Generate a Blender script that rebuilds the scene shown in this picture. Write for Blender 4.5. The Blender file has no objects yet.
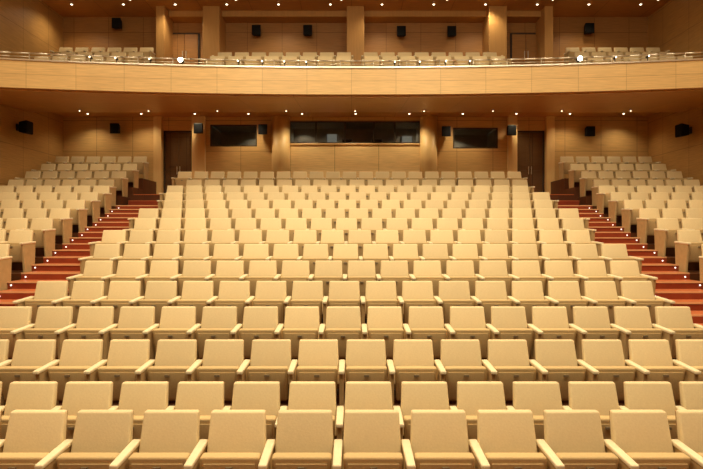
import bpy, bmesh, math, random
from mathutils import Vector, Matrix
random.seed(3)
F=547.0; CX=351.5; CY=234.0; CZ=2.33
def PX(px,D): return (px-CX)*D/F
def PZ(py,D): return CZ+(CY-py)*D/F
scene=bpy.context.scene
scene.view_settings.view_transform='Standard'
scene.view_settings.look='None'
scene.view_settings.exposure=0.0

# ---------------- materials ----------------
def newmat(name):
    m=bpy.data.materials.new(name); m.use_nodes=True
    nt=m.node_tree; b=nt.nodes['Principled BSDF']
    return m,nt,b
def noisy(name,c1,c2,scale=20,rough=0.8,bump=0.0,metal=0.0,stretch=(1,1,1),spec=0.3,perobj=0.0):
    m,nt,b=newmat(name)
    tc=nt.nodes.new('ShaderNodeTexCoord'); mp=nt.nodes.new('ShaderNodeMapping')
    mp.inputs['Scale'].default_value=stretch
    nz=nt.nodes.new('ShaderNodeTexNoise'); nz.inputs['Scale'].default_value=scale; nz.inputs['Detail'].default_value=3
    cr=nt.nodes.new('ShaderNodeValToRGB')
    cr.color_ramp.elements[0].color=(*c1,1); cr.color_ramp.elements[1].color=(*c2,1)
    cr.color_ramp.elements[0].position=.3; cr.color_ramp.elements[1].position=.7
    L=nt.links.new
    L(tc.outputs['Object'],mp.inputs[0]); L(mp.outputs[0],nz.inputs['Vector']); L(nz.outputs['Fac'],cr.inputs[0])
    if perobj>0:
        oi=nt.nodes.new('ShaderNodeObjectInfo'); mr=nt.nodes.new('ShaderNodeMapRange'); mr.inputs['To Min'].default_value=1-perobj; mr.inputs['To Max'].default_value=1+perobj
        mx=nt.nodes.new('ShaderNodeVectorMath'); mx.operation='SCALE'
        L(oi.outputs['Random'],mr.inputs[0]); L(cr.outputs[0],mx.inputs[0]); L(mr.outputs[0],mx.inputs['Scale']); L(mx.outputs[0],b.inputs['Base Color'])
    else: L(cr.outputs[0],b.inputs['Base Color'])
    b.inputs['Roughness'].default_value=rough; b.inputs['Metallic'].default_value=metal
    b.inputs['Specular IOR Level'].default_value=spec
    if bump>0:
        bp=nt.nodes.new('ShaderNodeBump'); bp.inputs['Strength'].default_value=bump; bp.inputs['Distance'].default_value=.01
        L(nz.outputs['Fac'],bp.inputs['Height']); L(bp.outputs[0],b.inputs['Normal'])
    return m
def panel(name,c1,c2,mort,w,h,axes='XZ',rough=.45,off=(0,0),grain='u',msize=.008,offset=0.0):
    m,nt,b=newmat(name); L=nt.links.new
    tc=nt.nodes.new('ShaderNodeTexCoord'); sp=nt.nodes.new('ShaderNodeSeparateXYZ'); cb=nt.nodes.new('ShaderNodeCombineXYZ')
    L(tc.outputs['Object'],sp.inputs[0])
    for k,a in enumerate(axes):
        ad=nt.nodes.new('ShaderNodeMath'); ad.operation='ADD'; ad.inputs[1].default_value=off[k]+200*w*(k==0)+100*h*(k==1)
        L(sp.outputs[a],ad.inputs[0]); L(ad.outputs[0],cb.inputs[k])
    br=nt.nodes.new('ShaderNodeTexBrick'); br.offset=offset; br.offset_frequency=2
    br.inputs['Scale'].default_value=1; br.inputs['Brick Width'].default_value=w; br.inputs['Row Height'].default_value=h
    br.inputs['Mortar Size'].default_value=msize; br.inputs['Mortar Smooth'].default_value=.1
    br.inputs['Color1'].default_value=(*c1,1); br.inputs['Color2'].default_value=(*c2,1); br.inputs['Mortar'].default_value=(*mort,1)
    L(cb.outputs[0],br.inputs['Vector'])
    mp=nt.nodes.new('ShaderNodeMapping'); mp.inputs['Scale'].default_value=(1.2,22,1) if grain=='u' else (22,1.2,1)
    nz=nt.nodes.new('ShaderNodeTexNoise'); nz.inputs['Scale'].default_value=1.6; nz.inputs['Detail'].default_value=4
    L(cb.outputs[0],mp.inputs[0]); L(mp.outputs[0],nz.inputs['Vector'])
    mr=nt.nodes.new('ShaderNodeMapRange'); mr.inputs['From Min'].default_value=.3; mr.inputs['From Max'].default_value=.7; mr.inputs['To Min'].default_value=.85; mr.inputs['To Max'].default_value=1.1
    L(nz.outputs['Fac'],mr.inputs[0])
    mx=nt.nodes.new('ShaderNodeVectorMath'); mx.operation='SCALE'
    L(br.outputs['Color'],mx.inputs[0]); L(mr.outputs[0],mx.inputs['Scale']); L(mx.outputs[0],b.inputs['Base Color'])
    b.inputs['Roughness'].default_value=rough; b.inputs['Specular IOR Level'].default_value=.35
    return m
def emis(name,col,st):
    m,nt,b=newmat(name); b.inputs['Base Color'].default_value=(*col,1)
    b.inputs['Emission Color'].default_value=(*col,1); b.inputs['Emission Strength'].default_value=st
    return m
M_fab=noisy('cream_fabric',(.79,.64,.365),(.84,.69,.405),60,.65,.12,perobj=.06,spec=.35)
M_fab_shade=noisy('cream_fabric_shaded',(.60,.43,.20),(.66,.48,.23),60,.7,.12,perobj=.06)  # same cream as the backs, darkened to put shade into the colour
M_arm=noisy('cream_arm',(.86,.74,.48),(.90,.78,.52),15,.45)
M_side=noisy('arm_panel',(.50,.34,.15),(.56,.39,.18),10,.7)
M_shell=noisy('seat_shell_wood',(.30,.16,.05),(.36,.19,.065),8,.5,stretch=(1,1,8))
M_plate=noisy('plate_metal',(.30,.24,.15),(.36,.29,.18),10,.4,metal=.5)
M_dark=noisy('dark_metal',(.03,.025,.02),(.05,.04,.03),10,.5)
M_floor=panel('parquet_floor',(.11,.036,.012),(.135,.045,.014),(.05,.018,.007),.9,.12,'XY',.45,msize=.003,offset=.5)
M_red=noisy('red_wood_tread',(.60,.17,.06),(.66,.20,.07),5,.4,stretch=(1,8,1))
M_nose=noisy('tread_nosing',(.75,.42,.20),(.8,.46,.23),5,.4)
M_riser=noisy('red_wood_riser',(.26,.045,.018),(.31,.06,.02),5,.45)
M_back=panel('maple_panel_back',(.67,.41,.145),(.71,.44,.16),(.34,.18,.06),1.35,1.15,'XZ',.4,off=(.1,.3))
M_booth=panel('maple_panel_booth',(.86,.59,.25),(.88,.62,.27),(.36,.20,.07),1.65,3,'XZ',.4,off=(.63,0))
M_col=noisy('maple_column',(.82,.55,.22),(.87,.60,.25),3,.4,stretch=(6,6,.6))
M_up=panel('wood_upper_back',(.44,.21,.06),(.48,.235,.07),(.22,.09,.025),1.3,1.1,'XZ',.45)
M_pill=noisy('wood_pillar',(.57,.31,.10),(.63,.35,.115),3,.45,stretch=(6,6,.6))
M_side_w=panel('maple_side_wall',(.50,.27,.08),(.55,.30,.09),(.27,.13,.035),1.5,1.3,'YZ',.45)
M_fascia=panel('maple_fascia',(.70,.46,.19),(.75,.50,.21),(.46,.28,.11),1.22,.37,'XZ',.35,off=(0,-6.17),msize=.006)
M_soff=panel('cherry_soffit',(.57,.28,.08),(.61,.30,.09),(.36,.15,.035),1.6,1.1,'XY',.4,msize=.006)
M_ceil=panel('cherry_ceiling',(.64,.32,.10),(.68,.35,.11),(.36,.16,.035),1.8,1.2,'XY',.4,msize=.008)
M_black=noisy('black_plastic',(.008,.008,.008),(.012,.012,.012),30,.6,spec=.15)
M_grille=noisy('speaker_grille',(.008,.008,.008),(.016,.016,.016),200,.7,.3,spec=.1)
M_door=panel('dark_wood_door',(.13,.065,.022),(.15,.075,.027),(.05,.025,.01),.62,3,'XZ',.4)
M_frame=noisy('dark_frame',(.05,.035,.02),(.07,.05,.03),10,.4)
M_boothin=noisy('booth_interior',(.20,.17,.12),(.25,.21,.15),4,.8)
M_desk=noisy('equipment_grey',(.20,.19,.17),(.26,.25,.22),30,.5)
M_refl=emis('added_reflection_glow',(.45,.5,.45),.22)  # dim glowing panes added to imitate reflections in the booth glass
M_metal=noisy('rail_metal',(.75,.68,.55),(.8,.73,.6),10,.3,metal=.8)
M_emW=emis('lamp_glow',(1,.86,.6),8)
M_emS=emis('step_lamp_glow',(1,.92,.82),1.6)
M_emB=emis('spot_glow',(1,.93,.75),40)
M_ring=noisy('lamp_ring',(.7,.6,.45),(.75,.65,.5),10,.4)
m,nt,b=newmat('booth_glass'); b.inputs['Base Color'].default_value=(.9,.92,.9,1); b.inputs['Roughness'].default_value=.02
b.inputs['Transmission Weight'].default_value=1; b.inputs['IOR'].default_value=1.3; M_glass=m

# ---------------- mesh helpers ----------------
class MB:
    def __init__(s): s.bm=bmesh.new(); s.mats=[]
    def mi(s,m):
        if m not in s.mats: s.mats.append(m)
        return s.mats.index(m)
    def merge(s,t,mat,mtx=None):
        if mtx: bmesh.ops.transform(t,matrix=mtx,verts=t.verts)
        i=s.mi(mat)
        vm={}
        for v in t.verts: vm[v]=s.bm.verts.new(v.co)
        for f in t.faces:
            try:
                nf=s.bm.faces.new([vm[v] for v in f.verts]); nf.material_index=i; nf.smooth=f.smooth
            except ValueError: pass
        t.free()
    def hexa(s,pts,mat,bev=0,seg=2,mtx=None,smooth=False):
        t=bmesh.new(); v=[t.verts.new(p) for p in pts]
        for q in ((3,2,1,0),(4,5,6,7),(0,1,5,4),(1,2,6,5),(2,3,7,6),(3,0,4,7)): t.faces.new([v[k] for k in q])
        if bev: bmesh.ops.bevel(t,geom=list(t.edges),offset=bev,segments=seg,profile=.5,affect='EDGES')
        if smooth:
            for f in t.faces: f.smooth=True
        s.merge(t,mat,mtx)
    def box(s,x0,x1,y0,y1,z0,z1,mat,bev=0,mtx=None,seg=2):
        s.hexa([(x0,y0,z0),(x1,y0,z0),(x1,y1,z0),(x0,y1,z0),(x0,y0,z1),(x1,y0,z1),(x1,y1,z1),(x0,y1,z1)],mat,bev,seg,mtx)
    def cyl(s,c,r,h,mat,axis='Z',n=24,r2=None,mtx=None):
        t=bmesh.new(); bmesh.ops.create_cone(t,cap_ends=True,segments=n,radius1=r,radius2=r if r2 is None else r2,depth=h)
        for f in t.faces: f.smooth=len(f.verts)==4
        R=Matrix.Identity(4)
        if axis=='Y': R=Matrix.Rotation(math.pi/2,4,'X')
        if axis=='X': R=Matrix.Rotation(math.pi/2,4,'Y')
        M=Matrix.Translation(c)@R
        if mtx: M=mtx@M
        s.merge(t,mat,M)
    def mesh(s,name):
        me=bpy.data.meshes.new(name); s.bm.normal_update(); s.bm.to_mesh(me); s.bm.free()
        for m in s.mats: me.materials.append(m)
        return me
    def obj(s,name,loc=(0,0,0),rot=(0,0,0)):
        o=bpy.data.objects.new(name,s.mesh(name)); scene.collection.objects.link(o); o.location=loc; o.rotation_euler=rot
        return o
def place(me,name,loc,rz=0):
    o=bpy.data.objects.new(name,me); scene.collection.objects.link(o); o.location=loc; o.rotation_euler=(0,0,rz); return o

# ---------------- seat ----------------
P=.56
def seat_mesh(arms,nm):
    s=MB()
    def hx(zb,zt,wb,wt,yb0,yb1,yt0,yt1,mat,bev,seg=3):
        s.hexa([(-wb/2,yb0,zb),(wb/2,yb0,zb),(wb/2,yb1,zb),(-wb/2,yb1,zb),(-wt/2,yt0,zt),(wt/2,yt0,zt),(wt/2,yt1,zt),(-wt/2,yt1,zt)],mat,bev,seg,smooth=True)
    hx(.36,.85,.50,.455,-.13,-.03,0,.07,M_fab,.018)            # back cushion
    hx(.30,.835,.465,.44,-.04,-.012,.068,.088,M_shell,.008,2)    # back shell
    hx(.20,.60,.44,.47,-.23,-.15,-.33,-.21,M_fab_shade,.024)         # tipped up seat
    hx(.23,.55,.38,.40,-.245,-.23,-.332,-.318,M_fab_shade,.004,2)   # under pan
    s.box(-.028,.028,-.343,-.322,.50,.527,M_plate,.003)          # number plate
    s.box(-.24,.24,-.15,-.08,.24,.30,M_dark,.006)               # cross beam
    for sx in arms:
        x=sx*P/2
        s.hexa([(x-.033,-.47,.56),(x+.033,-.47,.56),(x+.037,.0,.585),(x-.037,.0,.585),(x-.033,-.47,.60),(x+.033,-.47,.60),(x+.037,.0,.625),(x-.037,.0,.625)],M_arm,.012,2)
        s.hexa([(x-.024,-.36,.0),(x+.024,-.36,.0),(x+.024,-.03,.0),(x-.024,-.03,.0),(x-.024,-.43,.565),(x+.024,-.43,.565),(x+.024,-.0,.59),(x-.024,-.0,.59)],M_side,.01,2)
    return s.mesh(nm)
ME_r=seat_mesh((1,),'seat_right_arm'); ME_b=seat_mesh((-1,1),'seat_both_arms')
def row(x0,n,D,z):
    for k in range(n):
        place(ME_b if k==0 else ME_r,'auditorium_seat',(x0+P*(k+.5),D,z))
D1=4.57; S=.95
def DD(i): return D1+S*(i-1)-(.06 if i==2 else 0)
def FZ(i): return 0 if i<=2 else .23+.268*(i-3)
XLw,XRw=-10.8,11.1
def inL(D): return -(4.88+.075*(D-8.37))
def inR(D): return 5.05+.075*(D-8.37)
def outL(D): return -(6.35+.11*(D-10.3))
def outR(D): return 6.5+.11*(D-10.3)
C0=-.11
for i in range(1,15):
    D=DD(i); z=FZ(i)
    gap = i in (1,2,3) or (i>=6 and i%2==0)
    if gap:
        nl=int((C0-inL(D))/P+.15); nr=int((inR(D)-C0)/P+.15); x0=C0-nl*P; n=nl+nr
    else:
        nl=int((C0-inL(D))/P-.35); nr=int((inR(D)-C0)/P-.35); x0=C0-(nl+.5)*P; n=nl+nr+1
    row(x0,n,D,z)
    if i>=3 and i<=13:
        a=outL(D)-.05; n=int((a-XLw-.1)/P); row(a-n*P,n,D,z)
        a=outR(D)+.05; n=int((XRw-.1-a)/P); row(a,n,D,z)
# rear centre row beyond cross aisle
Z15=3.62; D15=18.6
row(-5.95,21,D15,Z15)
SR=[(16.92,3.18),(17.82,3.54),(18.72,3.90),(19.62,4.28)]
for D,z in SR:
    a=-7.3; n=int((a-XLw-.1)/P); row(a-n*P,n,D,z)
    a=7.45; n=int((XRw-.1-a)/P); row(a,n,D,z)

# ---------------- floor ----------------
fl=MB()
TF=.62
def front(i): return D1+S*(i-1)-TF
fl.box(XLw,XRw,1.8,front(3),-.3,0,M_floor)
for i in range(3,15):
    y1=front(i+1) if i<14 else 17.85
    fl.box(XLw,XRw,front(i),y1,-.3,FZ(i),M_floor)
fl.box(XLw,XRw,17.85,22.2,-.3,Z15,M_floor)
fl.obj('floor')
for nm,x0,x1 in (('riser_platform',XLw+.005,-7.25),('riser_platform',7.4,XRw-.005)):
    r=MB()
    for k in range(1,4):
        D,z=SR[k]; y1=SR[k+1][0]-.62 if k<3 else 20.49
        if k==1: r.box(x0,x1,D-.62,17.85,3.18,z,M_floor)
        else: r.box(x0,x1,D-.62,y1,Z15,z,M_floor)
    r.obj(nm)
st=MB(); st.box(XLw,XRw,-6,1.8,-.3,.9,M_floor); st.box(XLw,XRw,1.8,1.86,0,.93,M_red,.01); st.obj('stage_floor')

# aisle steps (with their built-in step lights)
for side,(ia,oa) in (('l',(inL,outL)),('r',(inR,outR))):
    a=MB()
    for i in range(3,15):
        y0=front(i); y1=(front(i+1) if i<14 else 17.85); z=FZ(i); zp=FZ(i-1) 
        xa=ia(DD(i)); xb=oa(DD(i)); lo,hi=min(xa,xb)+.06,max(xa,xb)-.06
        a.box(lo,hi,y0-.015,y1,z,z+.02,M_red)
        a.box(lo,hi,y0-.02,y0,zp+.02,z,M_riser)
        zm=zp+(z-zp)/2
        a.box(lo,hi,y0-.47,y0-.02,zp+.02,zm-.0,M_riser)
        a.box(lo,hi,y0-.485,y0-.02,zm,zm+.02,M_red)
        a.box(lo,hi,y0-.022,y0-.002,z-.004,z+.024,M_nose); a.box(lo,hi,y0-.492,y0-.472,zm-.004,zm+.024,M_nose)
        for x in (lo+.09,hi-.09):
            a.cyl((x,y0-.024,z-.06),.015,.012,M_emS,'Y',10)
            a.cyl((x,y0-.476,zm-.045),.015,.012,M_emS,'Y',10)
    lo,hi=(-7.1,-5.75) if side=='l' else (5.95,7.25)
    a.box(lo,hi,17.4,17.83,3.2,3.39,M_riser); a.box(lo,hi,17.385,17.83,3.39,3.41,M_red); a.box(lo,hi,17.83,20.4,Z15,Z15+.02,M_red)
    a.obj('aisle_stairs')

# ---------------- walls ----------------
CEIL=10.48
def wall(nm,boxes,mat):
    w=MB()
    for bx in boxes: w.box(*bx,mat)
    return w.obj(nm)
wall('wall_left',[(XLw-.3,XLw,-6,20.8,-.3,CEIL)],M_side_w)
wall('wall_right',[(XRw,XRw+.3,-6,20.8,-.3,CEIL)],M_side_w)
DB=20.5
dL=(PX(163,DB),PX(193,DB)); dR=(PX(516,DB),PX(545,DB)); dT=PZ(130,DB)
wL=(PX(210,DB),PX(257,DB),PZ(146,DB),PZ(124,DB)); wR=(PX(453,DB),PX(498,DB),PZ(148,DB),PZ(127,DB))
wB=(PX(289,DB),PX(421,DB),PZ(143,DB),PZ(120.5,DB))
SOF=6.73
b=[]
y0,y1=DB,DB+.3
b.append((XLw,dL[0],y0,y1,Z15,SOF)); b.append((dL[0],dL[1],y0,y1,dT,SOF)); b.append((dL[1],wL[0],y0,y1,Z15,SOF))
b.append((wL[0],wL[1],y0,y1,Z15,wL[2])); b.append((wL[0],wL[1],y0,y1,wL[3],SOF))
b.append((wL[1],wB[0],y0,y1,Z15,SOF))
b.append((wB[0],wB[1],y0,y1,wB[3],SOF))
b.append((wB[1],wR[0],y0,y1,Z15,SOF)); b.append((wR[0],wR[1],y0,y1,Z15,wR[2])); b.append((wR[0],wR[1],y0,y1,wR[3],SOF))
b.append((wR[1],dR[0],y0,y1,Z15,SOF)); b.append((dR[0],dR[1],y0,y1,dT,SOF)); b.append((dR[1],XRw,y0,y1,Z15,SOF))
w=MB()
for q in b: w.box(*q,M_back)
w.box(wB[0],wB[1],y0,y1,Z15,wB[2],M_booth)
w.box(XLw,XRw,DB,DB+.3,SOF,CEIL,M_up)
w.obj('wall_back')
for x0,x1 in ((271,289.5),(420.5,438)):
    c=MB(); xa,xb=PX(x0,20.3),PX(x1,20.3); r=(xb-xa)/2
    c.cyl(((xa+xb)/2,DB-.02,(Z15+SOF-.005)/2),r,SOF-.005-Z15,M_col,n=48); c.cyl(((xa+xb)/2,DB-.02,Z15+.06),r+.03,.12,M_pill,n=48)
    c.obj('round_column')
for x0,x1 in ((155,163),(193,206),(507,516),(545,553)):
    c=MB(); xa,xb=PX(x0,DB),PX(x1,DB)
    c.box(xa,xb,DB-.18,DB,Z15,SOF-.005,M_col,.01); c.box(xa-.02,xb+.02,DB-.2,DB,Z15,Z15+.14,M_pill,.005); c.obj('pilaster')
def window(nm,x0,x1,z0,z1,mull,desk,fillx):
    w=MB(); t=.05
    w.box(x0,x1,DB+.02,DB+.12,z0,z0+t,M_frame,.005); w.box(x0,x1,DB+.02,DB+.12,z1-t,z1,M_frame,.005)
    for x in [x0+t/2,x1-t/2]+mull: w.box(x-t/2,x+t/2,DB+.02,DB+.12,z0,z1,M_frame,.005)
    w.box(x0+.02,x1-.02,DB+.06,DB+.07,z0+.02,z1-.02,M_glass)
    w.box(x0,x1,DB+1.7,DB+1.75,z0-.2,z1+.1,M_boothin); w.box(x0,x1,DB+.3,DB+1.7,z1+.02,z1+.07,M_boothin); w.box(x0,x1,DB+.3,DB+1.7,z0-.25,z0-.2,M_boothin)
    w.box(x0-.05,x0,DB+.3,DB+1.7,z0-.2,z1,M_boothin); w.box(x1,x1+.05,DB+.3,DB+1.7,z0-.2,z1,M_boothin)
    if desk:
        n=int((x1-x0)/.6)
        for k in range(n):
            xa=x0+.2+k*(x1-x0-.3)/n; h=(.2,.06,.5,.3,.12,.3,.12,.42,.2)[k%9]
            w.box(xa,xa+.45,DB+.7,DB+1.1,z0-.2,z0+h,M_desk,.01); w.box(xa+.04,xa+.41,DB+.68,DB+.7,z0,z0+h-.03,M_refl if k in (2,7) else M_black)
    w.obj(nm)
    for lx,lp in fillx:
        l=bpy.data.lights.new('added_booth_fill','SPOT'); l.energy=lp; l.color=(1,.92,.75); l.shadow_soft_size=.05; l.spot_size=math.radians(140); l.spot_blend=.6  # added fills standing in for glass reflections and lifting the dark interior
        o=bpy.data.objects.new('added_booth_fill',l); scene.collection.objects.link(o); o.location=(lx,DB+1.3,z1-.05)
window('window_1',*wL,[],False,[((wL[0]+wL[1])/2+.5,12)])
window('window_2',*wB,[PX(316,DB),PX(345,DB),PX(374,DB),PX(395,DB)],True,[(PX(303,DB+.9),14),(PX(331,DB+.9),6),(PX(408,DB+.9),14)])
window('window_3',*wR,[],False,[((wR[0]+wR[1])/2-.4,14)])
tr=MB(); tr.box(wB[0]+.01,wB[1]-.01,DB-.05,DB,wB[2]-.05,wB[2],M_col,.008); tr.obj('trim_1')
for k,(x0,x1) in enumerate((dL,dR)):
    d=MB(); xm=(x0+x1)/2
    zb=Z15+.02
    d.box(x0,x0+.06,DB+.05,DB+.2,zb,dT,M_frame,.005); d.box(x1-.06,x1,DB+.05,DB+.2,zb,dT,M_frame,.005); d.box(x0,x1,DB+.05,DB+.2,dT-.06,dT,M_frame,.005)
    for a,c,s in ((x0+.06,xm-.004,1),(xm+.004,x1-.06,-1)):
        d.box(a,c,DB+.1,DB+.15,zb,dT-.06,M_door,.004)
        d.box(a+.1,c-.1,DB+.09,DB+.1,zb+.25,zb+1.1,M_door,.004); d.box(a+.1,c-.1,DB+.09,DB+.1,zb+1.25,dT-.25,M_door,.004)
        hx=c-.05 if s==1 else a+.05
        d.box(hx-.012,hx+.012,DB+.04,DB+.06,zb+.95,zb+1.25,M_metal,.004); d.box(hx-.01,hx+.01,DB+.06,DB+.1,zb+1.0,zb+1.02,M_metal); d.box(hx-.01,hx+.01,DB+.06,DB+.1,zb+1.18,zb+1.2,M_metal)
    d.obj('door_%d'%(k+1))

# ---------------- balcony ----------------
def yb(x):
    t=(x-.15)/10.95
    return 15.0-1.05*abs(t)**2.1
bm=MB(); ns=48
xs=[XLw+.004+(XRw-XLw-.008)*k/ns for k in range(ns+1)]
def prof(x):
    f=yb(x)
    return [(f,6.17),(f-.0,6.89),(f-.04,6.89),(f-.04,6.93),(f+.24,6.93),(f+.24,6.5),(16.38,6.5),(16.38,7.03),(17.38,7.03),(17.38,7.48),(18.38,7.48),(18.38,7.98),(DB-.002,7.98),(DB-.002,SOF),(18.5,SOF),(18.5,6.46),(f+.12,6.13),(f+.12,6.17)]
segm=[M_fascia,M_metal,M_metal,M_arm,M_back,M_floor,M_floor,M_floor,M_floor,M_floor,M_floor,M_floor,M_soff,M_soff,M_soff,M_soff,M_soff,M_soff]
for m_ in segm: bm.mi(m_)
cols=[[bm.bm.verts.new((x,p[0],p[1])) for p in prof(x)] for x in xs]
npf=len(cols[0])
for a,c in zip(cols[:-1],cols[1:]):
    for j in range(npf):
        k=(j+1)%npf
        f=bm.bm.faces.new((a[j],a[k],c[k],c[j])); f.material_index=bm.mi(segm[j])
bm.bm.faces.new(cols[0]); bm.bm.faces.new(cols[-1][::-1])
bmesh.ops.recalc_face_normals(bm.bm,faces=bm.bm.faces)
bm.obj('balcony')
r=MB()
for a,c in zip(xs[:-1],xs[1:]):
    for z,rad in ((7.12,.022),(7.03,.01)):
        p=Vector((a,yb(a)+.1,z)); q=Vector((c,yb(c)+.1,z)); d=q-p
        M=Matrix.Translation((p+q)/2)@d.to_track_quat('Z','Y').to_matrix().to_4x4()
        r.cyl((0,0,0),rad,d.length,M_metal,n=10,mtx=M)
for x in xs[1:-1:2]: r.cyl((x,yb(x)+.1,7.025),.012,.19,M_metal,n=8)
r.obj('balcony_railing')
def raillamp(x,rad):
    l=MB(); z=7.03; y=yb(x)+.02
    l.cyl((x,y,z-.05),.012,.1,M_dark,n=8); l.cyl((x,y,z+.02),rad+.012,.12,M_dark,'Y',16); l.cyl((x,y-.065,z+.02),rad,.012,M_emW if rad<.05 else M_emB,'Y',16)
    l.obj('rail_spotlight')
for px in (183,575): raillamp(PX(px,15),.06)
for px in (96,120,152,238,262,284,306,395,420,446,470,610,640): raillamp(PX(px,14.9),.016)
for D,z in ((17.0,7.03),(18.0,7.48)):
    row(-9.9+(.28 if D>17.5 else 0),5,D,z); row(-4.45,8,D,z); row(.35,8,D,z) ; row(7.3,6,D,z)
row(-10.2,6,19.0,7.98); row(7.4,6,19.0,7.98)
for px,w in ((211,.6),(355.5,.62),(498,.64),(160,.3),(549,.3)):
    c=MB(); x=PX(px,19.5); c.box(x-w/2,x+w/2,19.5,DB,7.98,CEIL,M_pill,.012); c.box(x-w/2-.02,x+w/2+.02,19.48,DB,7.98,8.1,M_pill,.005); c.obj('pillar')
for k,(a,c) in enumerate(((168,202),(508,543))):
    d=MB(); x0,x1=PX(a+2,DB),PX(c-2,DB); z0=7.98; z1=PZ(33,DB)
    d.box(x0,x1,DB-.06,DB,z0,z1,M_frame,.005); xm=(x0+x1)/2
    d.box(x0+.06,xm-.005,DB-.08,DB-.06,z0,z1-.06,M_up,.004); d.box(xm+.005,x1-.06,DB-.08,DB-.06,z0,z1-.06,M_up,.004)
    d.box(xm-.08,xm-.05,DB-.11,DB-.08,z0+.9,z0+1.2,M_metal,.004); d.box(xm+.05,xm+.08,DB-.11,DB-.08,z0+.9,z0+1.2,M_metal,.004)
    d.obj('door_%d'%(k+3))
c=MB(); c.box(XLw-.3,XRw+.3,-6,DB+.3,CEIL,CEIL+.3,M_ceil)
c.obj('ceiling')
for a,e in ((PX(165,19.5),PX(204,19.5)),(PX(219,19.5),PX(348,19.5)),(PX(363,19.5),PX(490,19.5)),(PX(506,19.5),PX(545,19.5))):
    t=MB(); t.box(a,e,19.9,DB,CEIL-.22,CEIL,M_pill,.01); t.obj('ceiling_beam')

# ---------------- speakers ----------------
s=MB()
s.hexa([(-.17,-.26,-.19),(.17,-.26,-.19),(.12,0,-.15),(-.12,0,-.15),(-.17,-.26,.19),(.17,-.26,.19),(.12,0,.15),(-.12,0,.15)],M_black,.02)
s.box(-.15,.15,-.272,-.258,-.17,.17,M_grille,.006)
s.box(-.03,.03,-.02,.10,-.03,.03,M_dark,.005); s.box(-.07,.07,.09,.11,-.1,.1,M_dark,.004)
ME_sp=s.mesh('loudspeaker')
def speaker(x,y,z,rz=0,sc=1.0):
    o=place(ME_sp,'loudspeaker',(x,y,z),rz); o.scale=(sc,)*3
for px,py,yy in ((115,128,0),(200,129,.18),(263,129,0),(446,131,0),(510,131,.18),(590,131,0)):
    speaker(PX(px,20.2),DB-.115-yy,PZ(py,20.2))
for px,py in ((118,24),(257,31),(308,31),(401,32),(451,32),(588,29)):
    speaker(PX(px,20.3),DB-.115,PZ(py,20.3))
D=XLw/((17-CX)/F); speaker(XLw+.13,D,PZ(127,D),math.radians(90),1.1)
D=XRw/((691-CX)/F); speaker(XRw-.13,D,PZ(130,D),math.radians(-90),1.1)

# ---------------- downlights ----------------
def disc(x,y,z,r=.05):
    dl=MB(); dl.cyl((0,0,-.006),r+.02,.012,M_ring,n=20); dl.cyl((0,0,-.012),r,.012,M_emW,n=20); return dl.obj('recessed_downlight',(x,y,z))
WARM=(1,.82,.54)
def spot(x,y,z,power,ang=100,size=.1):
    l=bpy.data.lights.new('downlight_lamp','SPOT'); l.energy=power; l.color=WARM; l.spot_size=math.radians(ang); l.spot_blend=.8; l.shadow_soft_size=size
    o=bpy.data.objects.new('downlight_lamp',l); scene.collection.objects.link(o); o.location=(x,y,z)
for k in range(11):
    x=-9.6+k*1.95
    disc(x,19.9,SOF,.032)
    spot(x,19.8,SOF-.06,85 if 2<k<8 else 55,130)
for k in range(9):
    x=-9.0+k*2.28; y=18.1; z=6.13+(6.46-6.13)*(y-yb(x)-.12)/(18.5-yb(x)-.12)
    disc(x,y,z+.004,.018); spot(x,y,z-.08,34,140)  # extra soffit row, added for its light; discs kept tiny
for k in range(12):
    x=-9.9+k*1.83
    disc(x,19.35,CEIL,.035)
    if k%2==0: spot(x,19.2,CEIL-.06,95,140)
    if k%2: disc(x+.4,18.95,CEIL,.03)
def area(x,y,z,p,size,tgt,nm='ceiling_house_light'):
    l=bpy.data.lights.new(nm,'AREA'); l.shape='DISK'; l.size=size; l.energy=p; l.color=(1,.85,.58)
    o=bpy.data.objects.new(nm,l); scene.collection.objects.link(o); o.location=(x,y,z)
    o.rotation_euler=(Vector(tgt)-Vector((x,y,z))).to_track_quat('-Z','Y').to_euler()
for y,f in ((3.5,1.1),(7.5,.95),(11.5,.8)):
    for x in (-7.5,-2.5,2.5,7.5):
        area(x,y,CEIL-.05,(215 if abs(x)<5 else 110)*f,.7,(x,y,0))
for x in (-4,0,4): area(x,-.5,10.2,190,.8,(x*.8,10,2),'stage_floodlight')

w=bpy.data.worlds.new('W'); scene.world=w; w.use_nodes=True
w.node_tree.nodes['Background'].inputs[0].default_value=(1,.75,.45,1); w.node_tree.nodes['Background'].inputs[1].default_value=.06
cam=bpy.data.cameras.new('camera'); cam.lens=F/703*36; cam.sensor_width=36; cam.clip_end=100
co=bpy.data.objects.new('camera',cam); scene.collection.objects.link(co); co.location=(0,0,CZ); co.rotation_euler=(math.pi/2,0,0)
scene.camera=co
